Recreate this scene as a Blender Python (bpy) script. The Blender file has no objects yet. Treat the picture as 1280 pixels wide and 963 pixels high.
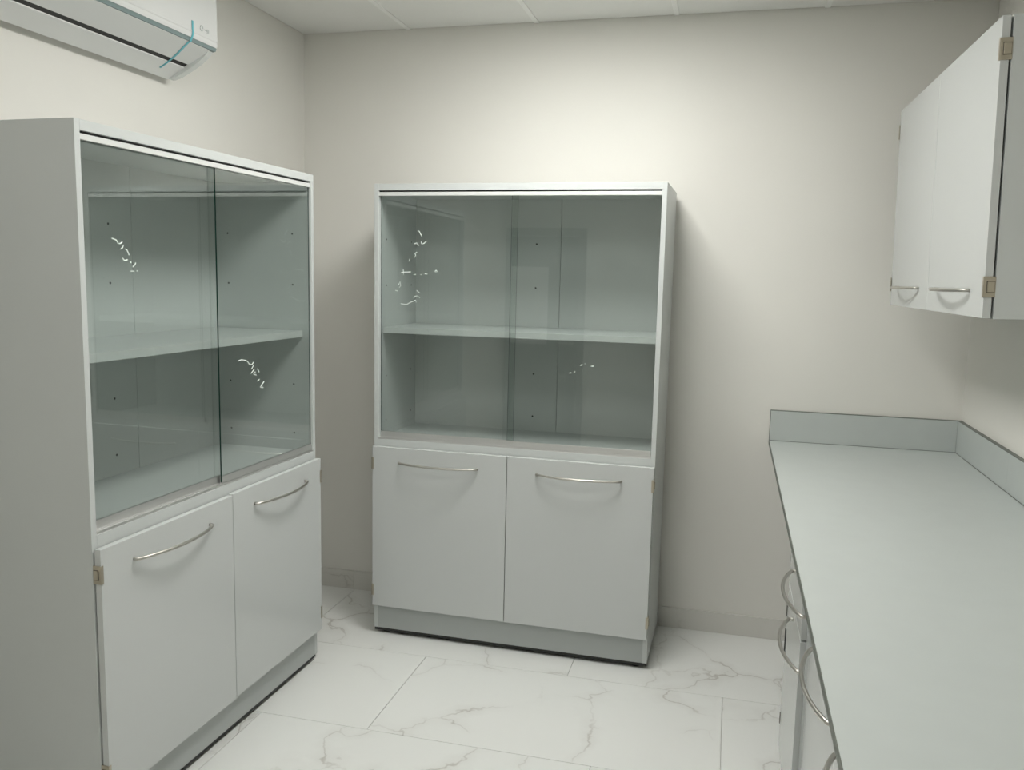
import bpy, bmesh, math, random
from mathutils import Matrix, Vector

# ------------------------------------------------------------------ camera, world, lights, exposure
C = bpy.context.scene.collection
SC = bpy.context.scene
cam_data = bpy.data.cameras.new('camera')
cam = bpy.data.objects.new('camera', cam_data)
C.objects.link(cam)
cam_data.sensor_fit = 'HORIZONTAL'
cam_data.sensor_width = 36.0
cam_data.lens = 29.934
cam_data.clip_start = 0.02
ROT = [[0.968063, -0.052843, 0.245073], [0.249761, 0.118479, -0.961032], [0.021748, 0.991549, 0.127893]]
cam.matrix_world = Matrix.Translation((2.0224, -3.8087, 1.5849)) @ Matrix(ROT).to_4x4()
SC.camera = cam

world = bpy.data.worlds.new('world')
SC.world = world
world.use_nodes = True
world.node_tree.nodes['Background'].inputs[0].default_value = (0.6, 0.65, 0.68, 1)
world.node_tree.nodes['Background'].inputs[1].default_value = 0.2

SC.view_settings.view_transform = 'Standard'
SC.view_settings.look = 'None'
SC.view_settings.gamma = 1.0
SC.view_settings.use_curve_mapping = False
SC.view_settings.exposure = 0.0
LIGHT = [30.0, 14.0, 8.0]           # strength of the three recessed ceiling panels, back wall first
LIGHT_COL = (1.0, 0.992, 0.955)
LIGHT_POS = [(1.431, -1.1), (1.431, -2.3), (1.431, -3.5)]

# ------------------------------------------------------------------ dimensions (metres)
RW, RD, RH = 2.962, 4.30, 2.689   # room width, depth, ceiling height


# ------------------------------------------------------------------ materials
def new_mat(name):
    m = bpy.data.materials.new(name)
    m.use_nodes = True
    nt = m.node_tree
    return m, nt, nt.nodes['Principled BSDF']


def coords(nt, scale=1.0, rand=False):
    tc = nt.nodes.new('ShaderNodeTexCoord')
    out = tc.outputs['Object']
    if rand:
        oi = nt.nodes.new('ShaderNodeObjectInfo')
        mul = nt.nodes.new('ShaderNodeVectorMath'); mul.operation = 'SCALE'
        comb = nt.nodes.new('ShaderNodeCombineXYZ')
        for k in range(3):
            nt.links.new(oi.outputs['Random'], comb.inputs[k])
        nt.links.new(comb.outputs[0], mul.inputs[0]); mul.inputs['Scale'].default_value = 57.0
        add = nt.nodes.new('ShaderNodeVectorMath'); add.operation = 'ADD'
        nt.links.new(out, add.inputs[0]); nt.links.new(mul.outputs[0], add.inputs[1])
        out = add.outputs[0]
    return out


def plain(name, col, rough, metal=0.0, noise=0.03, nscale=6.0, bump=0.0, bscale=200.0, spec=0.5, coat=0.0):
    m, nt, b = new_mat(name)
    b.inputs['Roughness'].default_value = rough
    b.inputs['Metallic'].default_value = metal
    b.inputs['Specular IOR Level'].default_value = spec
    b.inputs['Coat Weight'].default_value = coat
    b.inputs['Coat Roughness'].default_value = 0.08
    v = coords(nt)
    n = nt.nodes.new('ShaderNodeTexNoise'); n.inputs['Scale'].default_value = nscale
    n.inputs['Detail'].default_value = 3.0
    nt.links.new(v, n.inputs['Vector'])
    r = nt.nodes.new('ShaderNodeValToRGB')
    r.color_ramp.elements[0].position = 0.3; r.color_ramp.elements[1].position = 0.7
    r.color_ramp.elements[0].color = tuple(c * (1 - noise) for c in col) + (1,)
    r.color_ramp.elements[1].color = tuple(min(1, c * (1 + noise)) for c in col) + (1,)
    nt.links.new(n.outputs['Fac'], r.inputs['Fac'])
    nt.links.new(r.outputs['Color'], b.inputs['Base Color'])
    if bump > 0:
        n2 = nt.nodes.new('ShaderNodeTexNoise'); n2.inputs['Scale'].default_value = bscale
        n2.inputs['Detail'].default_value = 4.0
        nt.links.new(v, n2.inputs['Vector'])
        bp = nt.nodes.new('ShaderNodeBump'); bp.inputs['Strength'].default_value = bump
        bp.inputs['Distance'].default_value = 0.002
        nt.links.new(n2.outputs['Fac'], bp.inputs['Height'])
        nt.links.new(bp.outputs['Normal'], b.inputs['Normal'])
    return m


def brushed(name, col, rough, stretch):
    m, nt, b = new_mat(name)
    b.inputs['Metallic'].default_value = 1.0
    v = coords(nt)
    mp = nt.nodes.new('ShaderNodeMapping'); mp.inputs['Scale'].default_value = stretch
    nt.links.new(v, mp.inputs['Vector'])
    n = nt.nodes.new('ShaderNodeTexNoise'); n.inputs['Scale'].default_value = 1.0
    n.inputs['Detail'].default_value = 3.0
    nt.links.new(mp.outputs[0], n.inputs['Vector'])
    r = nt.nodes.new('ShaderNodeValToRGB')
    r.color_ramp.elements[0].color = tuple(c * 0.9 for c in col) + (1,)
    r.color_ramp.elements[1].color = tuple(col) + (1,)
    nt.links.new(n.outputs['Fac'], r.inputs['Fac'])
    nt.links.new(r.outputs['Color'], b.inputs['Base Color'])
    mr = nt.nodes.new('ShaderNodeMapRange')
    mr.inputs['To Min'].default_value = rough - 0.06; mr.inputs['To Max'].default_value = rough + 0.08
    nt.links.new(n.outputs['Fac'], mr.inputs['Value'])
    nt.links.new(mr.outputs[0], b.inputs['Roughness'])
    return m


def marble(name, base, vein, rough, scale=2.4):
    m, nt, b = new_mat(name)
    b.inputs['Roughness'].default_value = rough
    v = coords(nt, rand=True)
    warp = nt.nodes.new('ShaderNodeTexNoise'); warp.inputs['Scale'].default_value = 3.0
    warp.inputs['Detail'].default_value = 5.0
    nt.links.new(v, warp.inputs['Vector'])
    sub = nt.nodes.new('ShaderNodeVectorMath'); sub.operation = 'SUBTRACT'
    nt.links.new(warp.outputs['Color'], sub.inputs[0]); sub.inputs[1].default_value = (0.5, 0.5, 0.5)
    sc = nt.nodes.new('ShaderNodeVectorMath'); sc.operation = 'SCALE'; sc.inputs['Scale'].default_value = 0.42
    nt.links.new(sub.outputs[0], sc.inputs[0])
    add = nt.nodes.new('ShaderNodeVectorMath'); add.operation = 'ADD'
    nt.links.new(v, add.inputs[0]); nt.links.new(sc.outputs[0], add.inputs[1])
    vo = nt.nodes.new('ShaderNodeTexVoronoi'); vo.feature = 'DISTANCE_TO_EDGE'
    vo.inputs['Scale'].default_value = scale
    nt.links.new(add.outputs[0], vo.inputs['Vector'])
    line = nt.nodes.new('ShaderNodeValToRGB')           # thin crack-like veins
    line.color_ramp.elements[0].position = 0.0; line.color_ramp.elements[0].color = (1, 1, 1, 1)
    line.color_ramp.elements[1].position = 0.017; line.color_ramp.elements[1].color = (0, 0, 0, 1)
    nt.links.new(vo.outputs['Distance'], line.inputs['Fac'])
    halo = nt.nodes.new('ShaderNodeValToRGB')           # broad faint smudge along the veins
    halo.color_ramp.elements[0].position = 0.0; halo.color_ramp.elements[0].color = (0.24, 0.24, 0.24, 1)
    halo.color_ramp.elements[1].position = 0.10; halo.color_ramp.elements[1].color = (0, 0, 0, 1)
    nt.links.new(vo.outputs['Distance'], halo.inputs['Fac'])
    mask = nt.nodes.new('ShaderNodeTexNoise'); mask.inputs['Scale'].default_value = 3.1
    mask.inputs['Detail'].default_value = 2.0
    nt.links.new(v, mask.inputs['Vector'])
    mk = nt.nodes.new('ShaderNodeValToRGB')
    mk.color_ramp.elements[0].position = 0.46; mk.color_ramp.elements[1].position = 0.66
    nt.links.new(mask.outputs['Fac'], mk.inputs['Fac'])
    mx = nt.nodes.new('ShaderNodeMath'); mx.operation = 'MAXIMUM'
    nt.links.new(line.outputs['Color'], mx.inputs[0]); nt.links.new(halo.outputs['Color'], mx.inputs[1])
    ml = nt.nodes.new('ShaderNodeMath'); ml.operation = 'MULTIPLY'
    nt.links.new(mx.outputs[0], ml.inputs[0]); nt.links.new(mk.outputs['Color'], ml.inputs[1])
    mix = nt.nodes.new('ShaderNodeMixRGB')
    mix.inputs['Color1'].default_value = base + (1,); mix.inputs['Color2'].default_value = vein + (1,)
    nt.links.new(ml.outputs[0], mix.inputs['Fac'])
    nt.links.new(mix.outputs['Color'], b.inputs['Base Color'])
    return m


def glass(name, tint):
    m = bpy.data.materials.new(name); m.use_nodes = True
    nt = m.node_tree; nt.nodes.clear()
    out = nt.nodes.new('ShaderNodeOutputMaterial')
    tr = nt.nodes.new('ShaderNodeBsdfTransparent')
    v = coords(nt)
    n = nt.nodes.new('ShaderNodeTexNoise'); n.inputs['Scale'].default_value = 2.0
    nt.links.new(v, n.inputs['Vector'])
    r = nt.nodes.new('ShaderNodeValToRGB')
    r.color_ramp.elements[0].color = tuple(c * 0.985 for c in tint) + (1,)
    r.color_ramp.elements[1].color = tint + (1,)
    nt.links.new(n.outputs['Fac'], r.inputs['Fac']); nt.links.new(r.outputs['Color'], tr.inputs['Color'])
    gl = nt.nodes.new('ShaderNodeBsdfGlossy'); gl.inputs['Roughness'].default_value = 0.015
    gl.inputs['Color'].default_value = (0.95, 1.0, 0.98, 1)
    fr = nt.nodes.new('ShaderNodeFresnel'); fr.inputs['IOR'].default_value = 1.52
    geo = nt.nodes.new('ShaderNodeNewGeometry')
    inv = nt.nodes.new('ShaderNodeMath'); inv.operation = 'SUBTRACT'; inv.inputs[0].default_value = 1.0
    nt.links.new(geo.outputs['Backfacing'], inv.inputs[1])
    mu = nt.nodes.new('ShaderNodeMath'); mu.operation = 'MULTIPLY'
    dbl = nt.nodes.new('ShaderNodeMath'); dbl.operation = 'MULTIPLY'; dbl.inputs[1].default_value = 2.1
    dbl.use_clamp = True                                  # two faces of the sheet reflect
    nt.links.new(fr.outputs[0], dbl.inputs[0])
    nt.links.new(dbl.outputs[0], mu.inputs[0]); nt.links.new(inv.outputs[0], mu.inputs[1])
    mix = nt.nodes.new('ShaderNodeMixShader')
    nt.links.new(mu.outputs[0], mix.inputs['Fac'])
    nt.links.new(tr.outputs[0], mix.inputs[1]); nt.links.new(gl.outputs[0], mix.inputs[2])
    nt.links.new(mix.outputs[0], out.inputs['Surface'])
    return m


def emitter(name, col, strength):
    m, nt, b = new_mat(name)
    b.inputs['Base Color'].default_value = (0.9, 0.9, 0.9, 1)
    v = coords(nt)
    n = nt.nodes.new('ShaderNodeTexNoise'); n.inputs['Scale'].default_value = 1.0
    nt.links.new(v, n.inputs['Vector'])
    r = nt.nodes.new('ShaderNodeValToRGB')
    r.color_ramp.elements[0].color = tuple(c * 0.98 for c in col) + (1,)
    r.color_ramp.elements[1].color = col + (1,)
    nt.links.new(n.outputs['Fac'], r.inputs['Fac'])
    nt.links.new(r.outputs['Color'], b.inputs['Emission Color'])
    b.inputs['Emission Strength'].default_value = strength
    return m


M = {}
M['wall'] = plain('wall_paint', (0.757, 0.745, 0.700), 0.75, noise=0.012, nscale=2.5, bump=0.08, bscale=160)
M['ceiling'] = plain('ceiling_board', (0.80, 0.80, 0.775), 0.85, noise=0.01, bump=0.05, bscale=120)
M['ceil_bar'] = plain('ceiling_bar_paint', (0.86, 0.86, 0.84), 0.5, noise=0.01)
M['floor_tile'] = marble('white_marble_tile', (0.78, 0.79, 0.765), (0.50, 0.485, 0.45), 0.22)
M['skirt'] = marble('skirting_marble', (0.66, 0.65, 0.61), (0.40, 0.39, 0.35), 0.3, 4.0)
M['grout'] = plain('grout', (0.66, 0.655, 0.62), 0.9)
M['lam'] = plain('grey_laminate', (0.565, 0.590, 0.580), 0.32, noise=0.01, nscale=3, spec=0.4)
M['door'] = plain('grey_gloss_laminate', (0.560, 0.580, 0.572), 0.14, noise=0.008, nscale=3, spec=0.45)
M['plinth'] = plain('dark_grey_plinth_laminate', (0.43, 0.455, 0.445), 0.32, noise=0.01, nscale=3, spec=0.4)
M['counter'] = plain('worktop_laminate', (0.50, 0.535, 0.520), 0.38, noise=0.012, nscale=14, spec=0.4)
M['edge'] = plain('dark_edge_band', (0.13, 0.145, 0.125), 0.5)
M['nickel'] = brushed('brushed_nickel', (0.58, 0.56, 0.52), 0.34, (40, 40, 400))
M['alu'] = brushed('brushed_aluminium', (0.74, 0.74, 0.73), 0.45, (6, 300, 300))
M['hinge'] = plain('nickel_brass_hinge', (0.44, 0.40, 0.32), 0.38, metal=0.75)
M['groove'] = plain('dark_hinge_groove', (0.10, 0.09, 0.075), 0.5, metal=0.5)
M['dark'] = plain('black_plastic_and_shade', (0.015, 0.016, 0.015), 0.5)  # also colours the strip that stands in for shade under the cabinets
M['track'] = plain('white_track_plastic', (0.66, 0.67, 0.655), 0.35, noise=0.01)
M['hole'] = plain('shelf_pin_hole_dark', (0.03, 0.035, 0.03), 0.8)
M['glass'] = glass('green_float_glass', (0.938, 0.957, 0.949))
M['glass_edge'] = plain('glass_cut_edge', (0.010, 0.045, 0.035), 0.15)
M['ink'] = plain('white_marker_ink', (0.85, 0.92, 0.88), 0.5)
M['ac'] = plain('white_appliance_plastic', (0.76, 0.77, 0.76), 0.28, noise=0.01, coat=0.3)
M['ac_grey'] = plain('blue_grey_trim', (0.21, 0.28, 0.28), 0.3)
M['ac_cap'] = plain('pale_end_cap_plastic', (0.74, 0.76, 0.745), 0.25, noise=0.01)
M['logo'] = plain('grey_logo_print', (0.58, 0.61, 0.60), 0.5)
M['tape'] = plain('teal_tape', (0.12, 0.47, 0.55), 0.4)
M['room_door'] = plain('room_door_laminate', (0.07, 0.073, 0.07), 0.5)
M['room_frame'] = plain('room_door_frame', (0.16, 0.165, 0.16), 0.5)
M['paper'] = plain('paper_sheet', (0.75, 0.76, 0.75), 0.8)


# ------------------------------------------------------------------ mesh helpers
class MB:
    def __init__(self):
        self.bm = bmesh.new()

    def box(self, x0, x1, y0, y1, z0, z1, bevel=0.0, mi=0):
        r = bmesh.ops.create_cube(self.bm, size=1.0)
        vs = r['verts']
        for v in vs:
            v.co = Vector(((x0 + x1) / 2 + v.co.x * (x1 - x0), (y0 + y1) / 2 + v.co.y * (y1 - y0),
                           (z0 + z1) / 2 + v.co.z * (z1 - z0)))
        fs = list({f for v in vs for f in v.link_faces})
        for f in fs:
            f.material_index = mi
        if bevel > 0:
            es = list({e for v in vs for e in v.link_edges})
            bmesh.ops.bevel(self.bm, geom=es, offset=bevel, segments=2, affect='EDGES', profile=0.5)
        return self

    def tube(self, pts, r, n=10, flat=1.0):
        pts = [Vector(p) for p in pts]
        rings = []
        for i, p in enumerate(pts):
            a = pts[max(i - 1, 0)]; b = pts[min(i + 1, len(pts) - 1)]
            t = (b - a).normalized()
            up = Vector((0, 0, 1)) if abs(t.z) < 0.95 else Vector((0, 1, 0))
            s = t.cross(up).normalized(); u = s.cross(t).normalized()
            rings.append([self.bm.verts.new(p + s * r * flat * math.cos(2 * math.pi * k / n) + u * r * math.sin(2 * math.pi * k / n))
                          for k in range(n)])
        for i in range(len(rings) - 1):
            for k in range(n):
                f = self.bm.faces.new((rings[i][k], rings[i][(k + 1) % n], rings[i + 1][(k + 1) % n], rings[i + 1][k]))
                f.smooth = n > 6
        self.bm.faces.new(rings[0][::-1]); self.bm.faces.new(rings[-1])
        return self

    def cyl(self, c, r0, r1, h, n=20, axis='Z'):
        c = Vector(c)
        def P(a, rr, t):
            x, y = rr * math.cos(a), rr * math.sin(a)
            return c + (Vector((x, y, t)) if axis == 'Z' else Vector((t, x, y)) if axis == 'X' else Vector((x, t, y)))
        lo = [self.bm.verts.new(P(2 * math.pi * k / n, r0, 0)) for k in range(n)]
        hi = [self.bm.verts.new(P(2 * math.pi * k / n, r1, h)) for k in range(n)]
        for k in range(n):
            f = self.bm.faces.new((lo[k], lo[(k + 1) % n], hi[(k + 1) % n], hi[k])); f.smooth = True
        self.bm.faces.new(lo[::-1]); self.bm.faces.new(hi)
        return self

    def prism(self, prof, y0, y1):
        """profile of (x, z) points, extruded along y"""
        a = [self.bm.verts.new((x, y0, z)) for x, z in prof]
        b = [self.bm.verts.new((x, y1, z)) for x, z in prof]
        n = len(prof)
        for k in range(n):
            self.bm.faces.new((a[k], a[(k + 1) % n], b[(k + 1) % n], b[k]))
        self.bm.faces.new(a[::-1]); self.bm.faces.new(b)
        return self

    def build(self, name, mats, parent=None, **props):
        bmesh.ops.recalc_face_normals(self.bm, faces=self.bm.faces[:])
        me = bpy.data.meshes.new(name)
        self.bm.to_mesh(me); self.bm.free()
        for m in (mats if isinstance(mats, (list, tuple)) else [mats]):
            me.materials.append(m)
        o = bpy.data.objects.new(name, me); C.objects.link(o)
        if parent is not None:
            o.parent = parent
        for k, v in props.items():
            o[k] = v
        return o


def empty(name, loc, rot=(0, 0, 0)):
    o = bpy.data.objects.new(name, None); C.objects.link(o)
    o.location = loc; o.rotation_euler = rot; o.empty_display_size = 0.1
    return o


def tag(o, label, cat, group=None):
    o['label'] = label; o['category'] = cat
    if group:
        o['group'] = group
    return o


def structure(name, mb, mat, label, cat):
    o = mb.build(name, mat); o['kind'] = 'structure'
    return tag(o, label, cat)


def handle_mesh(cx, cz, y, length=0.345, out=0.046, r=0.0050):
    """arched bow handle, horizontal, on a front whose surface is at local y, bulging to -y"""
    pts = [(cx - length / 2, y + 0.0005, cz), (cx - length / 2, y - 0.010, cz)]
    N = 18
    for k in range(N + 1):
        s = -1 + 2 * k / N
        pts.append((cx + s * (length / 2 - 0.001), y - 0.012 - (out - 0.012) * (1 - s * s) ** 0.9, cz))
    pts += [(cx + length / 2, y - 0.010, cz), (cx + length / 2, y + 0.0005, cz)]
    return MB().tube(pts, r, 10)


def hinge_mesh(side, x, zc, y0, y1, h=0.05):
    """wrap-around hinge on the outer edge of a door; side -1 left edge, +1 right edge"""
    mb = MB()
    t = 0.0035 * side
    mb.box(min(x, x + t), max(x, x + t), y0, y1, zc - h / 2, zc + h / 2, 0.0008)
    g = 0.0042 * side
    mb.box(min(x, x + g), max(x, x + g), y0 + 0.0055, y1 - 0.002, zc - 0.0145, zc + 0.0145, 0, 1)
    k = 0.0065 * side
    mb.box(min(x, x + k), max(x, x + k), y0 + 0.007, y1 - 0.003, zc - 0.013, zc + 0.013, 0.001)
    mb.box(min(x - t * 2, x + t), max(x - t * 2, x + t), y0 - 0.0015, y0, zc - h / 2, zc + h / 2)
    return mb


# ------------------------------------------------------------------ room shell
structure('floor', MB().box(-0.1, RW + 0.1, -RD - 0.1, 0.1, -0.08, -0.006), M['grout'],
          'white marble tiled floor of the small room', 'floor')
FLOOR = bpy.data.objects['floor']
structure('wall_back', MB().box(-0.1, RW + 0.1, 0, 0.1, -0.08, RH + 0.12), M['wall'],
          'cream painted wall behind the centre cabinet', 'wall')
structure('wall_left', MB().box(-0.1, 0, -RD - 0.1, 0, -0.08, RH + 0.12), M['wall'],
          'cream painted left wall carrying the air conditioner', 'wall')
structure('wall_right', MB().box(RW, RW + 0.1, -RD - 0.1, 0, -0.08, RH + 0.12), M['wall'],
          'cream painted right wall behind the worktop and wall cupboard', 'wall')
structure('wall_front', MB().box(0, RW, -RD - 0.1, -RD, -0.08, RH + 0.12), M['wall'],
          'cream painted wall with the room door behind the viewer', 'wall')
structure('ceiling', MB().box(-0.1, RW + 0.1, -RD - 0.1, 0.1, RH + 0.02, RH + 0.12), M['ceiling'],
          'white suspended ceiling of square panels', 'ceiling')
CEIL = bpy.data.objects['ceiling']

# floor tiles 1.2 x 0.6 m, each its own piece, staggered rows
rows = [(-0.0, -0.620, 0.263), (-0.620, -1.220, 0.866), (-1.220, -1.820, 0.455), (-1.820, -2.420, 1.06),
        (-2.420, -3.020, 0.65), (-3.020, -3.620, 0.25), (-3.620, -4.300, 0.85)]
G = 0.0010
tile_cache = {}
for y1, y0, jx in rows:
    xs = [0.0]
    x = jx
    while x > 1.2: x -= 1.2
    while x < RW:
        if x > 0.02: xs.append(x)
        x += 1.2
    xs.append(RW)
    for a, b in zip(xs[:-1], xs[1:]):
        key = (round(b - a, 3), round(y1 - y0, 3))
        if key not in tile_cache:
            o = MB().box(-(b - a) / 2 + G, (b - a) / 2 - G, -(y1 - y0) / 2 + G, (y1 - y0) / 2 - G, -0.012, 0.0, 0.0006).build('floor_tile', M['floor_tile'], FLOOR)
            tile_cache[key] = o
        else:
            o = tile_cache[key].copy(); C.objects.link(o); o.parent = FLOOR
        o.location = ((a + b) / 2, (y0 + y1) / 2, 0)

# ceiling panels on a 0.6 m grid with slim bars; three cells hold the recessed lights
gx = [0.0, 0.529, 1.128, 1.734, 2.334, RW]
gy = [0.0, -0.8, -1.4, -2.0, -2.6, -3.2, -3.8, -RD]
light_cells = {(2, 1), (2, 3), (2, 5)}
for i in range(5):
    for j in range(7):
        if (i, j) in light_cells:
            continue
        MB().box(gx[i] + 0.004, gx[i + 1] - 0.004, gy[j + 1] + 0.004, gy[j] - 0.004, RH, RH + 0.018).build('ceiling_panel', M['ceiling'], CEIL)
for x in gx[1:-1]:
    MB().box(x - 0.011, x + 0.011, -RD, 0, RH - 0.004, RH + 0.02, 0.001).build('ceiling_bar', M['ceil_bar'], CEIL)
for y in gy[1:-1]:
    for i in range(5):
        MB().box(gx[i] + 0.0115, gx[i + 1] - 0.0115, y - 0.011, y + 0.011, RH - 0.0035, RH + 0.02, 0.001).build('ceiling_bar', M['ceil_bar'], CEIL)

for k, (lx, ly) in enumerate(LIGHT_POS):
    t = empty('ceiling_light', (gx[2] + (gx[3] - gx[2]) / 2, ly, RH - 0.004))
    tag(t, ('square white recessed ceiling light nearest the back wall', 'square white recessed ceiling light in the middle of the room',
            'square white recessed ceiling light nearest the room door')[k], 'ceiling light', 'recessed ceiling lights')
    hx, hy = (gx[3] - gx[2]) / 2 - 0.013, 0.3 - 0.013
    fm = MB()
    fm.box(-hx, hx, -hy, -hy + 0.02, 0, 0.02, 0.001).box(-hx, hx, hy - 0.02, hy, 0, 0.02, 0.001)
    fm.box(-hx, -hx + 0.02, -hy + 0.02, hy - 0.02, 0, 0.02, 0.001).box(hx - 0.02, hx, -hy + 0.02, hy - 0.02, 0, 0.02, 0.001)
    fm.build('frame', M['ceil_bar'], t)
    MB().box(-hx + 0.02, hx - 0.02, -hy + 0.02, hy - 0.02, 0.004, 0.012).build('diffuser', emitter('light_diffuser_%d' % k, LIGHT_COL, LIGHT[k]), t)

# skirting tiles
SK = 0.0945
bb = structure('baseboard_back', MB().box(0.0, RW, -0.004, 0.0, 0.0, SK - 0.002), M['grout'], 'grey marble skirting along the back wall', 'skirting')
cuts = [0.0105, 0.254, 1.454, 2.654, RW]
for a, b in zip(cuts[:-1], cuts[1:]):
    MB().box(a + 0.0006, b - 0.0006, -0.0105, -0.0005, 0.0, SK, 0.0012).build('skirting_tile', M['skirt'], bb)
bl = structure('baseboard_left', MB().box(0.0, 0.004, -RD, -0.011, 0.0, SK - 0.002), M['grout'], 'grey marble skirting along the left wall', 'skirting')
cuts = [-0.0005, -1.1, -2.3, -3.5, -RD]
for a, b in zip(cuts[:-1], cuts[1:]):
    MB().box(0.0005, 0.0105, b + 0.0006, a - 0.0006, 0.0, SK, 0.0012).build('skirting_tile', M['skirt'], bl)
br = structure('baseboard_front', MB().box(0.80, RW, -RD, -RD + 0.004, 0.0, SK - 0.002), M['grout'], 'grey marble skirting beside the room door', 'skirting')
for a, b in ((0.80, 2.0), (2.0, RW)):
    MB().box(a + 0.0006, b - 0.0006, -RD + 0.0005, -RD + 0.0105, 0.0, SK, 0.0012).build('skirting_tile', M['skirt'], br)

# room door behind the viewer (seen mirrored in the centre cabinet's glass)
dm = structure('door_1', MB().box(0.062, 0.66, -RD - 0.0, -RD + 0.030, 0.006, 1.92, 0.002), M['room_door'],
               'dark grey room door in a grey frame behind the viewer', 'door')
fm = MB()
fm.box(0.014, 0.058, -RD, -RD + 0.045, 0.0, 1.99, 0.003).box(0.665, 0.72, -RD, -RD + 0.045, 0.0, 1.99, 0.003).box(0.058, 0.665, -RD, -RD + 0.045, 1.925, 1.99, 0.003)
fm.build('door_frame', M['room_frame'], dm)
MB().box(0.066, 0.40, -RD + 0.0302, -RD + 0.0315, 1.00, 1.66).build('notice_sheet', M['paper'], dm)
hd = MB().tube([(0.61, -RD + 0.03, 1.02), (0.61, -RD + 0.075, 1.02), (0.60, -RD + 0.08, 1.02), (0.50, -RD + 0.08, 1.02)], 0.009, 12)
hd.cyl((0.61, -RD + 0.0301, 1.02), 0.025, 0.025, 0.008, 20, 'Y')
hd.build('door_handle', M['nickel'], dm)


# ------------------------------------------------------------------ storage cabinets with sliding glass
CW, CH, CD, CZ = 1.202, 1.949, 0.44, 0.027
PT = 0.019


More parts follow.
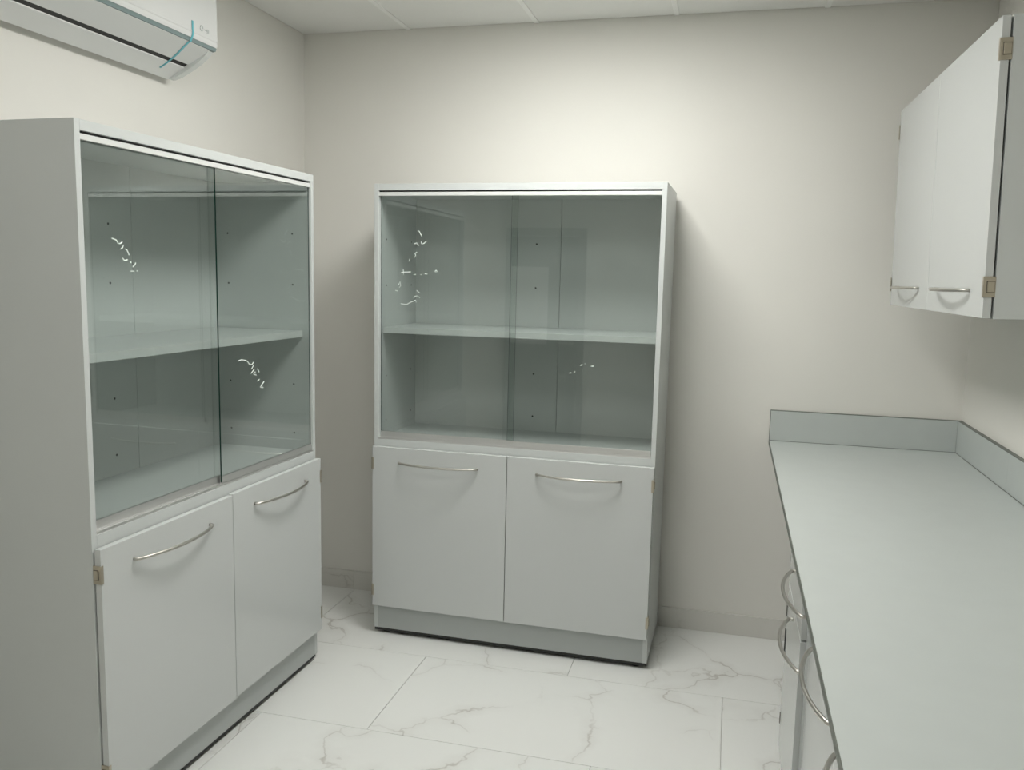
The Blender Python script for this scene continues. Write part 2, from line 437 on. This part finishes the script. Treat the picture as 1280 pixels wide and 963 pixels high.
def storage_cabinet(loc, rot, label, drop, writing_left, writing_right):
    t = empty('storage_cabinet', loc, (0, 0, rot))
    tag(t, label, 'cabinet', 'glass-fronted storage cabinets')
    bv = 0.0008
    L, D_ = M['lam'], M['door']
    MB().box(0, PT, 0, CD, CZ, CH, bv).build('side_panel', L, t)
    MB().box(CW - PT, CW, 0, CD, CZ, CH, bv).build('side_panel', L, t)
    MB().box(PT, CW - PT, 0, CD - 0.001, CH - 0.027, CH, bv).build('top_panel', L, t)
    MB().box(PT, 0.7062, CD - 0.016, CD - 0.002, 0.13, CH - 0.027, 0.0006).build('back_panel', L, t)
    MB().box(0.7078, CW - PT, CD - 0.016, CD - 0.002, 0.13, CH - 0.027, 0.0006).build('back_panel', L, t)
    MB().box(PT, CW - PT, 0.0, CD - 0.016, 0.836, 0.8765, bv).build('middle_panel', L, t)
    MB().box(PT, CW - PT, 0.003, CD - 0.016, 0.130, 0.149).build('bottom_panel', L, t)
    MB().box(PT, CW - PT, 0.0, 0.018, CZ, 0.130, bv).build('plinth', M['plinth'], t)
    MB().box(PT + 0.001, CW - PT - 0.001, 0.040, CD - 0.017, 1.328, 1.353, bv).build('shelf', L, t)
    # shelf pin holes: dark little sockets on the back and both sides
    hm = MB()
    for z in (1.725, 1.53, 1.14, 0.945):
        hm.cyl((CW / 2 - 0.005, CD - 0.0166, z), 0.0042, 0.0042, 0.0008, 10, 'Y')
        for y in (0.082, 0.367):
            hm.cyl((PT - 0.0002, y, z), 0.0038, 0.0038, 0.0008, 10, 'X')
            hm.cyl((CW - PT - 0.0006, y, z), 0.0038, 0.0038, 0.0008, 10, 'X')
    hm.build('shelf_pin_holes', M['hole'], t, kind='stuff')
    # tracks for the sliding panes
    tk = MB().box(PT, CW - PT, 0.003, 0.008, CH - 0.049, CH - 0.034, 0.0008)
    tk.box(PT, CW - PT, 0.008, 0.032, CH - 0.0375, CH - 0.034).box(PT, CW - PT, 0.0185, 0.0215, CH - 0.046, CH - 0.0375)
    tk.box(PT, CW - PT, 0.029, 0.032, CH - 0.049, CH - 0.0375)
    tk.build('upper_track', M['track'], t)
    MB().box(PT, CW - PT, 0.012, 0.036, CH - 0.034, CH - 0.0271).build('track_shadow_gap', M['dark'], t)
    lt = MB().box(PT, CW - PT, 0.001, 0.036, 0.8765, 0.8795, 0.0005)
    lt.box(PT, CW - PT, 0.001, 0.0035, 0.8795, 0.8835).box(PT, CW - PT, 0.0185, 0.0205, 0.8795, 0.8835).box(PT, CW - PT, 0.034, 0.036, 0.8795, 0.8835)
    lt.build('lower_track', M['alu'], t)
    # panes: the right one slides in front of the left one
    for (x0, x1, y0, strokes, nm) in ((PT + 0.002, CW / 2 + 0.011, 0.0235, writing_left, 'l'), (CW / 2 - 0.011, CW - PT - 0.002, 0.0085, writing_right, 'r')):
        bm = MB().box(x0, x1, y0, y0 + 0.005, 0.886, CH - 0.040)
        for f in bm.bm.faces:
            f.material_index = 0 if abs(f.normal.y) > 0.9 else 1
        bm.bm.normal_update()
        for f in bm.bm.faces:
            f.material_index = 0 if abs(f.normal.y) > 0.9 else 1
        pane = bm.build('glass_pane', [M['glass'], M['glass_edge']], t)
        rl = MB().box(x0, x1, y0 - 0.0025, y0 - 0.0002, 0.880, 0.906, 0.0004).box(x0, x1, y0 + 0.0052, y0 + 0.0075, 0.880, 0.906, 0.0004).box(x0, x1, y0 - 0.0002, y0 + 0.0052, 0.880, 0.8855)
        rl.build('bottom_rail', M['alu'], pane, label='brushed aluminium rail along the foot of the pane')
        wm = MB()
        for st in strokes:
            wm.tube([(a, y0 - 0.0008, z) for a, z in st], 0.0017, 6, 0.6)
        wm.build('marker_writing', M['ink'], pane, kind='stuff', label='white marker scribble on the glass')
    # doors
    y1, y0 = -0.005, -0.0240
    for k, (a, b) in enumerate(((0.0025, CW / 2 - 0.0015), (CW / 2 + 0.0015, CW - 0.0025))):
        dz = drop if k == 0 else 0.0
        d = MB().box(a, b, y0, y1, 0.136 - dz, 0.846 - dz, 0.001).build('door', D_, t)
        handle_mesh((a + b) / 2, 0.783 - dz, y0).build('handle', M['nickel'], d, label='brushed nickel bow handle')
        x, s = (a, -1) if k == 0 else (b, 1)
        for zc in (0.773, 0.208):
            hinge_mesh(s, x, zc, y0 - 0.0005, y1 + 0.004).build('hinge', [M['hinge'], M['groove']], d, label='nickel wrap-around hinge')
    # feet
    for x in (0.048, CW - 0.048):
        for y in (0.045, CD - 0.05):
            MB().cyl((x, y, 0), 0.021, 0.017, 0.012, 20).cyl((x, y, 0.012), 0.009, 0.009, CZ + 0.018 - 0.012, 12).build('foot', M['dark'], t, label='black levelling foot')
    MB().box(0.002, CW - 0.002, 0.006, 0.022, 0.013, CZ - 0.0003).build('base_shade_strip', M['dark'], t, label='black strip standing in for the shade under the plinth')  # black bar added as painted shade in the gap below the plinth
    return t


W2L = [[(0.184, 1.757), (0.191, 1.758), (0.195, 1.749), (0.202, 1.736)], [(0.199, 1.716), (0.203, 1.705), (0.213, 1.708), (0.223, 1.716)], [(0.17, 1.705), (0.179, 1.709), (0.189, 1.698)], [(0.182, 1.671), (0.172, 1.666), (0.177, 1.656), (0.168, 1.65)], [(0.148, 1.643), (0.149, 1.632)], [(0.112, 1.586), (0.122, 1.588), (0.154, 1.589)], [(0.121, 1.6), (0.122, 1.577)], [(0.168, 1.578), (0.178, 1.58)], [(0.197, 1.579), (0.203, 1.579)], [(0.217, 1.584), (0.229, 1.58)], [(0.26, 1.592), (0.267, 1.598), (0.274, 1.593), (0.265, 1.589)], [(0.1, 1.534), (0.107, 1.548), (0.11, 1.53), (0.103, 1.524)], [(0.086, 1.511), (0.095, 1.509)], [(0.181, 1.513), (0.196, 1.502)], [(0.169, 1.479), (0.171, 1.488), (0.186, 1.491), (0.196, 1.482)], [(0.11, 1.456), (0.137, 1.453), (0.155, 1.463), (0.176, 1.472), (0.181, 1.463)]]
W2R = [[(0.843, 1.2), (0.849, 1.202), (0.853, 1.201)], [(0.864, 1.205), (0.868, 1.209)], [(0.888, 1.232), (0.893, 1.235), (0.898, 1.237)], [(0.905, 1.241), (0.91, 1.241)], [(0.93, 1.232), (0.943, 1.232)]]
W1L = [[(0.143, 1.66), (0.16, 1.656), (0.165, 1.647), (0.173, 1.647), (0.182, 1.651)], [(0.186, 1.644), (0.183, 1.637), (0.175, 1.632)], [(0.193, 1.633), (0.2, 1.63), (0.207, 1.617)], [(0.181, 1.608), (0.188, 1.602), (0.2, 1.604)], [(0.21, 1.599), (0.214, 1.596)], [(0.232, 1.597), (0.23, 1.591), (0.22, 1.585)], [(0.21, 1.573), (0.225, 1.573)], [(0.234, 1.574), (0.24, 1.574)]]
W1R = [[(0.693, 1.279), (0.713, 1.282), (0.732, 1.279), (0.748, 1.274), (0.76, 1.262), (0.777, 1.26), (0.787, 1.267)], [(0.787, 1.257), (0.773, 1.244)], [(0.79, 1.242), (0.769, 1.229)], [(0.786, 1.225), (0.802, 1.22), (0.796, 1.232), (0.786, 1.227)], [(0.81, 1.242), (0.82, 1.229)], [(0.822, 1.204), (0.809, 1.198)], [(0.85, 1.192), (0.832, 1.18), (0.825, 1.175), (0.845, 1.171)], [(0.832, 1.184), (0.839, 1.176)]]

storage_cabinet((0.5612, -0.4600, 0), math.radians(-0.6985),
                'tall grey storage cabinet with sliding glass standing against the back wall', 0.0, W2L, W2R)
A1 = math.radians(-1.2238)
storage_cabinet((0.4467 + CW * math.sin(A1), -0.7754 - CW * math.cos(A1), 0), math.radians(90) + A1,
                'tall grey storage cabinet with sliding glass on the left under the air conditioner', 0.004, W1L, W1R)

# ------------------------------------------------------------------ worktop along the right wall
wt = empty('worktop', (2.209, 0, 0.882))
tag(wt, 'long pale grey worktop with upstands running along the right wall', 'worktop')
XR = RW - 2.209
MB().box(0.0012, XR, -2.75, 0, 0.0, 0.018, 0.0006).build('top_panel', M['counter'], wt)
MB().box(-0.0008, 0.0012, -2.75, 0, 0.0, 0.0181, 0.0004).build('edge_band', M['edge'], wt, label='dark edge band along the front')
sp = MB().box(0.0012, XR - 0.0176, -0.0165, 0, 0.0185, 0.1485).build('end_upstand', M['counter'], wt)
MB().box(-0.0004, XR - 0.0176, -0.0168, 0, 0.1485, 0.1505).build('edge_band', M['edge'], sp, label='dark edge band on top')
MB().box(-0.0006, 0.0012, -0.0168, 0, 0.0185, 0.1485).build('edge_band', M['edge'], sp, label='dark edge band on the end')
for a, b in ((0.0, -0.6868), (-0.6876, -1.9), (-1.9008, -2.75)):
    s = MB().box(XR - 0.0166, XR, b, a, 0.0185, 0.1485).build('side_upstand', M['counter'], wt)
    MB().box(XR - 0.0169, XR, b, a, 0.1485, 0.1505).build('edge_band', M['edge'], s, label='dark edge band on top')
MB().box(0.0012, XR - 0.018, -0.0185, -0.0166, 0.0182, 0.0196).box(XR - 0.0186, XR - 0.0168, -2.75, -0.0185, 0.0182, 0.0196).build('joint_seal', M['edge'], wt, label='dark seal line where the upstands meet the top')

# ------------------------------------------------------------------ base units below the worktop


def base_unit(loc, width, label, fronts, fillers=()):
    """local x along the front (away from the back wall), local y into the depth; front surfaces at y = -0.019"""
    t = empty('base_cabinet', loc, (0, 0, math.radians(-90)))
    tag(t, label, 'cabinet', 'base cabinets under the worktop')
    depth = RW - loc[0] - 0.004
    top = 0.8805
    MB().box(0, 0.018, 0, depth, 0.10, top).build('side_panel', M['lam'], t)
    MB().box(width - 0.018, width, 0, depth, 0.10, top).build('side_panel', M['lam'], t)
    MB().box(0.018, width - 0.018, 0, depth, 0.10, 0.118).build('bottom_panel', M['lam'], t)
    MB().box(0.018, width - 0.018, depth - 0.01, depth, 0.118, top).build('back_panel', M['lam'], t)
    MB().box(0.018, width - 0.018, 0, 0.08, top - 0.018, top).build('top_rail', M['lam'], t)
    MB().box(0.002, width - 0.002, 0.05, 0.066, 0.0, 0.0995).build('plinth', M['plinth'], t)
    for kind, x0, x1, z0, z1, hx, hz, hs in fronts:
        f = MB().box(x0, x1, -0.019, -0.002, z0, z1, 0.001).build(kind, M['door'], t)
        handle_mesh(hx, hz, -0.019).build('handle', M['nickel'], f, label='brushed nickel bow handle')
        for s, zs in hs:
            for zc in zs:
                hinge_mesh(s, x0 if s < 0 else x1, zc, -0.0195, 0.0, 0.034).build('hinge', [M['groove'], M['groove']], f, label='dark metal hinge')
        if kind == 'door' and hs and hs[0][0] < 0:
            MB().box(x0 - 0.004, x0 + 0.010, -0.0215, -0.004, 0.425, 0.505, 0.0008).build('door_edge_bar', M['dark'], f, label='black bar on the door edge')  # plain dark upright bar at the far edge of the door
    for x0, x1 in fillers:
        MB().box(x0, x1, -0.019, -0.002, 0.118, 0.874, 0.0008).build('filler_strip', M['door'], t)
    return t


base_unit((2.259, -1.12, 0), 0.462, 'narrow grey base cabinet with a drawer, farthest under the worktop',
          [('drawer', 0.002, 0.460, 0.664, 0.874, 0.396 - 0.0, 0.768, ()),
           ('door', 0.002, 0.460, 0.118, 0.658, 0.396, 0.625, ((-1, (0.565, 0.210)),))])
base_unit((2.274, -1.585, 0), 1.12, 'wide grey two-door base cabinet nearer the camera under the worktop',
          [('door', 0.080, 0.601, 0.118, 0.874, 0.40, 0.742, ()),
           ('door', 0.604, 1.118, 0.118, 0.874, 0.86, 0.742, ((1, (0.62, 0.2)),))], [(0.002, 0.078)])

# ------------------------------------------------------------------ wall cupboard
UW, UH, UD = 1.207, 0.727, 0.298
u = empty('wall_cupboard', (2.6375, -0.25, 1.502), (0.0204, 0, math.radians(-89.3)))
tag(u, 'pale grey two-door cupboard hanging on the right wall above the worktop', 'cupboard')
MB().box(0, 0.018, 0, UD, 0, UH, 0.0008).build('side_panel', M['lam'], u)
MB().box(UW - 0.018, UW, 0, UD, 0, UH, 0.0008).build('side_panel', M['lam'], u)
MB().box(0.018, UW - 0.018, 0, UD, UH - 0.018, UH).build('top_panel', M['lam'], u)
MB().box(0.018, UW - 0.018, 0, UD, 0, 0.018).build('bottom_panel', M['lam'], u)
MB().box(0.018, UW - 0.018, UD - 0.01, UD, 0.018, UH - 0.018).build('back_panel', M['lam'], u)
MB().box(0.018, UW - 0.018, 0.02, UD - 0.01, 0.37, 0.388).build('shelf', M['lam'], u)
for k, (a, b) in enumerate(((0.002, UW / 2 - 0.0012), (UW / 2 + 0.0012, UW - 0.002))):
    d = MB().box(a, b, -0.0240, -0.005, 0.002, UH - 0.001, 0.001).build('door', M['door'], u)
    handle_mesh((a + b) / 2 + (0.0 if k == 0 else 0.0), 0.070, -0.024).build('handle', M['nickel'], d, label='brushed nickel bow handle')
    s, x = (-1, a) if k == 0 else (1, b)
    for zc in (0.080, 0.648):
        hinge_mesh(s, x, zc, -0.0255, 0.001, 0.052).build('hinge', [M['hinge'], M['groove']], d, label='beige metal wrap-around hinge')

# ------------------------------------------------------------------ air conditioner on the left wall
Y1, Y0 = -1.035, -2.01
ac = empty('air_conditioner', (0, (Y0 + Y1) / 2, 2.262))
tag(ac, 'white split air conditioner with blue tape, high on the left wall', 'air conditioner')
ac_off = Vector((0, (Y0 + Y1) / 2, 2.262))


def shift(mb):
    for v in mb.bm.verts:
        v.co -= ac_off
    return mb


def under(x):                      # height of the sloping underside at distance x from the wall
    return 2.252 + (x - 0.03) / 0.17 * 0.091


CAP = 0.030
body = MB().prism([(0, 2.275), (0.03, 2.275), (0.03, under(0.03)), (0.098, under(0.098)), (0.098, 2.36), (0.19, 2.36), (0.19, 2.555), (0.15, 2.572), (0, 2.572)], Y0 + CAP, Y1 - CAP)
shift(body).build('body', M['ac'], ac)
shift(MB().prism([(0.098, under(0.098) + 0.004), (0.1165, under(0.1165) + 0.004), (0.1165, 2.36), (0.098, 2.36)], Y0 + CAP, Y1 - CAP)).build('air_slot', M['dark'], ac, label='dark air outlet slot')
shift(MB().prism([(0.1165, under(0.1165)), (0.200, under(0.200)), (0.200, under(0.2) + 0.006), (0.1165, under(0.1165) + 0.010)], Y0 + CAP, Y1 - CAP)).build('louvre_flap', M['ac'], ac)
shift(MB().prism([(0.190, 2.3445), (0.2055, 2.346), (0.210, 2.357), (0.190, 2.362)], Y0, Y1 + 0.001)).build('trim_strip', M['ac_grey'], ac, label='blue-grey trim strip under the front panel')
shift(MB().prism([(0.19, 2.3625), (0.211, 2.3575), (0.2135, 2.366), (0.2135, 2.53), (0.203, 2.556), (0.19, 2.56)], Y0, Y1)).build('front_panel', M['ac'], ac)
shift(MB().prism([(0.2137, 2.374), (0.2150, 2.376), (0.2150, 2.380), (0.2137, 2.382)], Y0 + 0.004, Y1 - 0.004)).build('panel_ridge', M['ac'], ac)
prof = [(0, 2.276), (0.03, 2.275), (0.032, 2.2535), (0.045, 2.254), (0.07, 2.262), (0.108, 2.280), (0.150, 2.303), (0.182, 2.326), (0.197, 2.3435), (0.1895, 2.348), (0.1895, 2.55), (0.15, 2.572), (0, 2.572)]
for a, b in ((Y1 - CAP, Y1 - 0.002), (Y0 + 0.002, Y0 + CAP)):
    shift(MB().prism(prof, a, b)).build('end_cap', M['ac_cap'], ac)
# grey printed mark at the right end of the front panel
lg = MB()
lg.tube([(0.2137, -1.127 + 0.008 * math.cos(a * math.pi / 6), 2.401 + 0.0085 * math.sin(a * math.pi / 6)) for a in range(12)], 0.0024, 6)
for (a, b, c, e) in ((-1.110, 2.400, -1.102, 2.400), (-1.096, 2.404, -1.087, 2.404), (-1.087, 2.404, -1.088, 2.393), (-1.096, 2.393, -1.088, 2.393), (-1.096, 2.404, -1.096, 2.398), (-1.096, 2.398, -1.088, 2.398)):
    lg.tube([(0.2137, a, b), (0.2137, c, e)], 0.0020, 6)
shift(lg).build('printed_mark', M['logo'], ac, label='small grey printed mark')
# blue packing tape across trim, flap and slot
tp = MB()
path = [(0.2150, -1.179, 2.412), (0.2152, -1.179, 2.384), (0.2165, -1.179, 2.378), (0.2150, -1.179, 2.366), (0.2120, -1.180, 2.356), (0.2070, -1.181, 2.3445), (0.2005, -1.182, under(0.2005) - 0.001),
        (0.143, -1.164, under(0.143) - 0.001), (0.118, -1.158, under(0.118) - 0.001), (0.096, -1.156, under(0.096) - 0.001), (0.085, -1.155, under(0.085) - 0.001), (0.066, -1.155, under(0.066) - 0.001)]
prev = None
for p in path:
    a = tp.bm.verts.new((p[0], p[1] - 0.0045, p[2])); b = tp.bm.verts.new((p[0], p[1] + 0.0045, p[2]))
    if prev:
        tp.bm.faces.new((prev[0], prev[1], b, a))
    prev = (a, b)
tp_o = shift(tp).build('packing_tape', M['tape'], ac, label='strip of teal packing tape')
sm = tp_o.modifiers.new('thickness', 'SOLIDIFY'); sm.thickness = 0.0008; sm.offset = 0
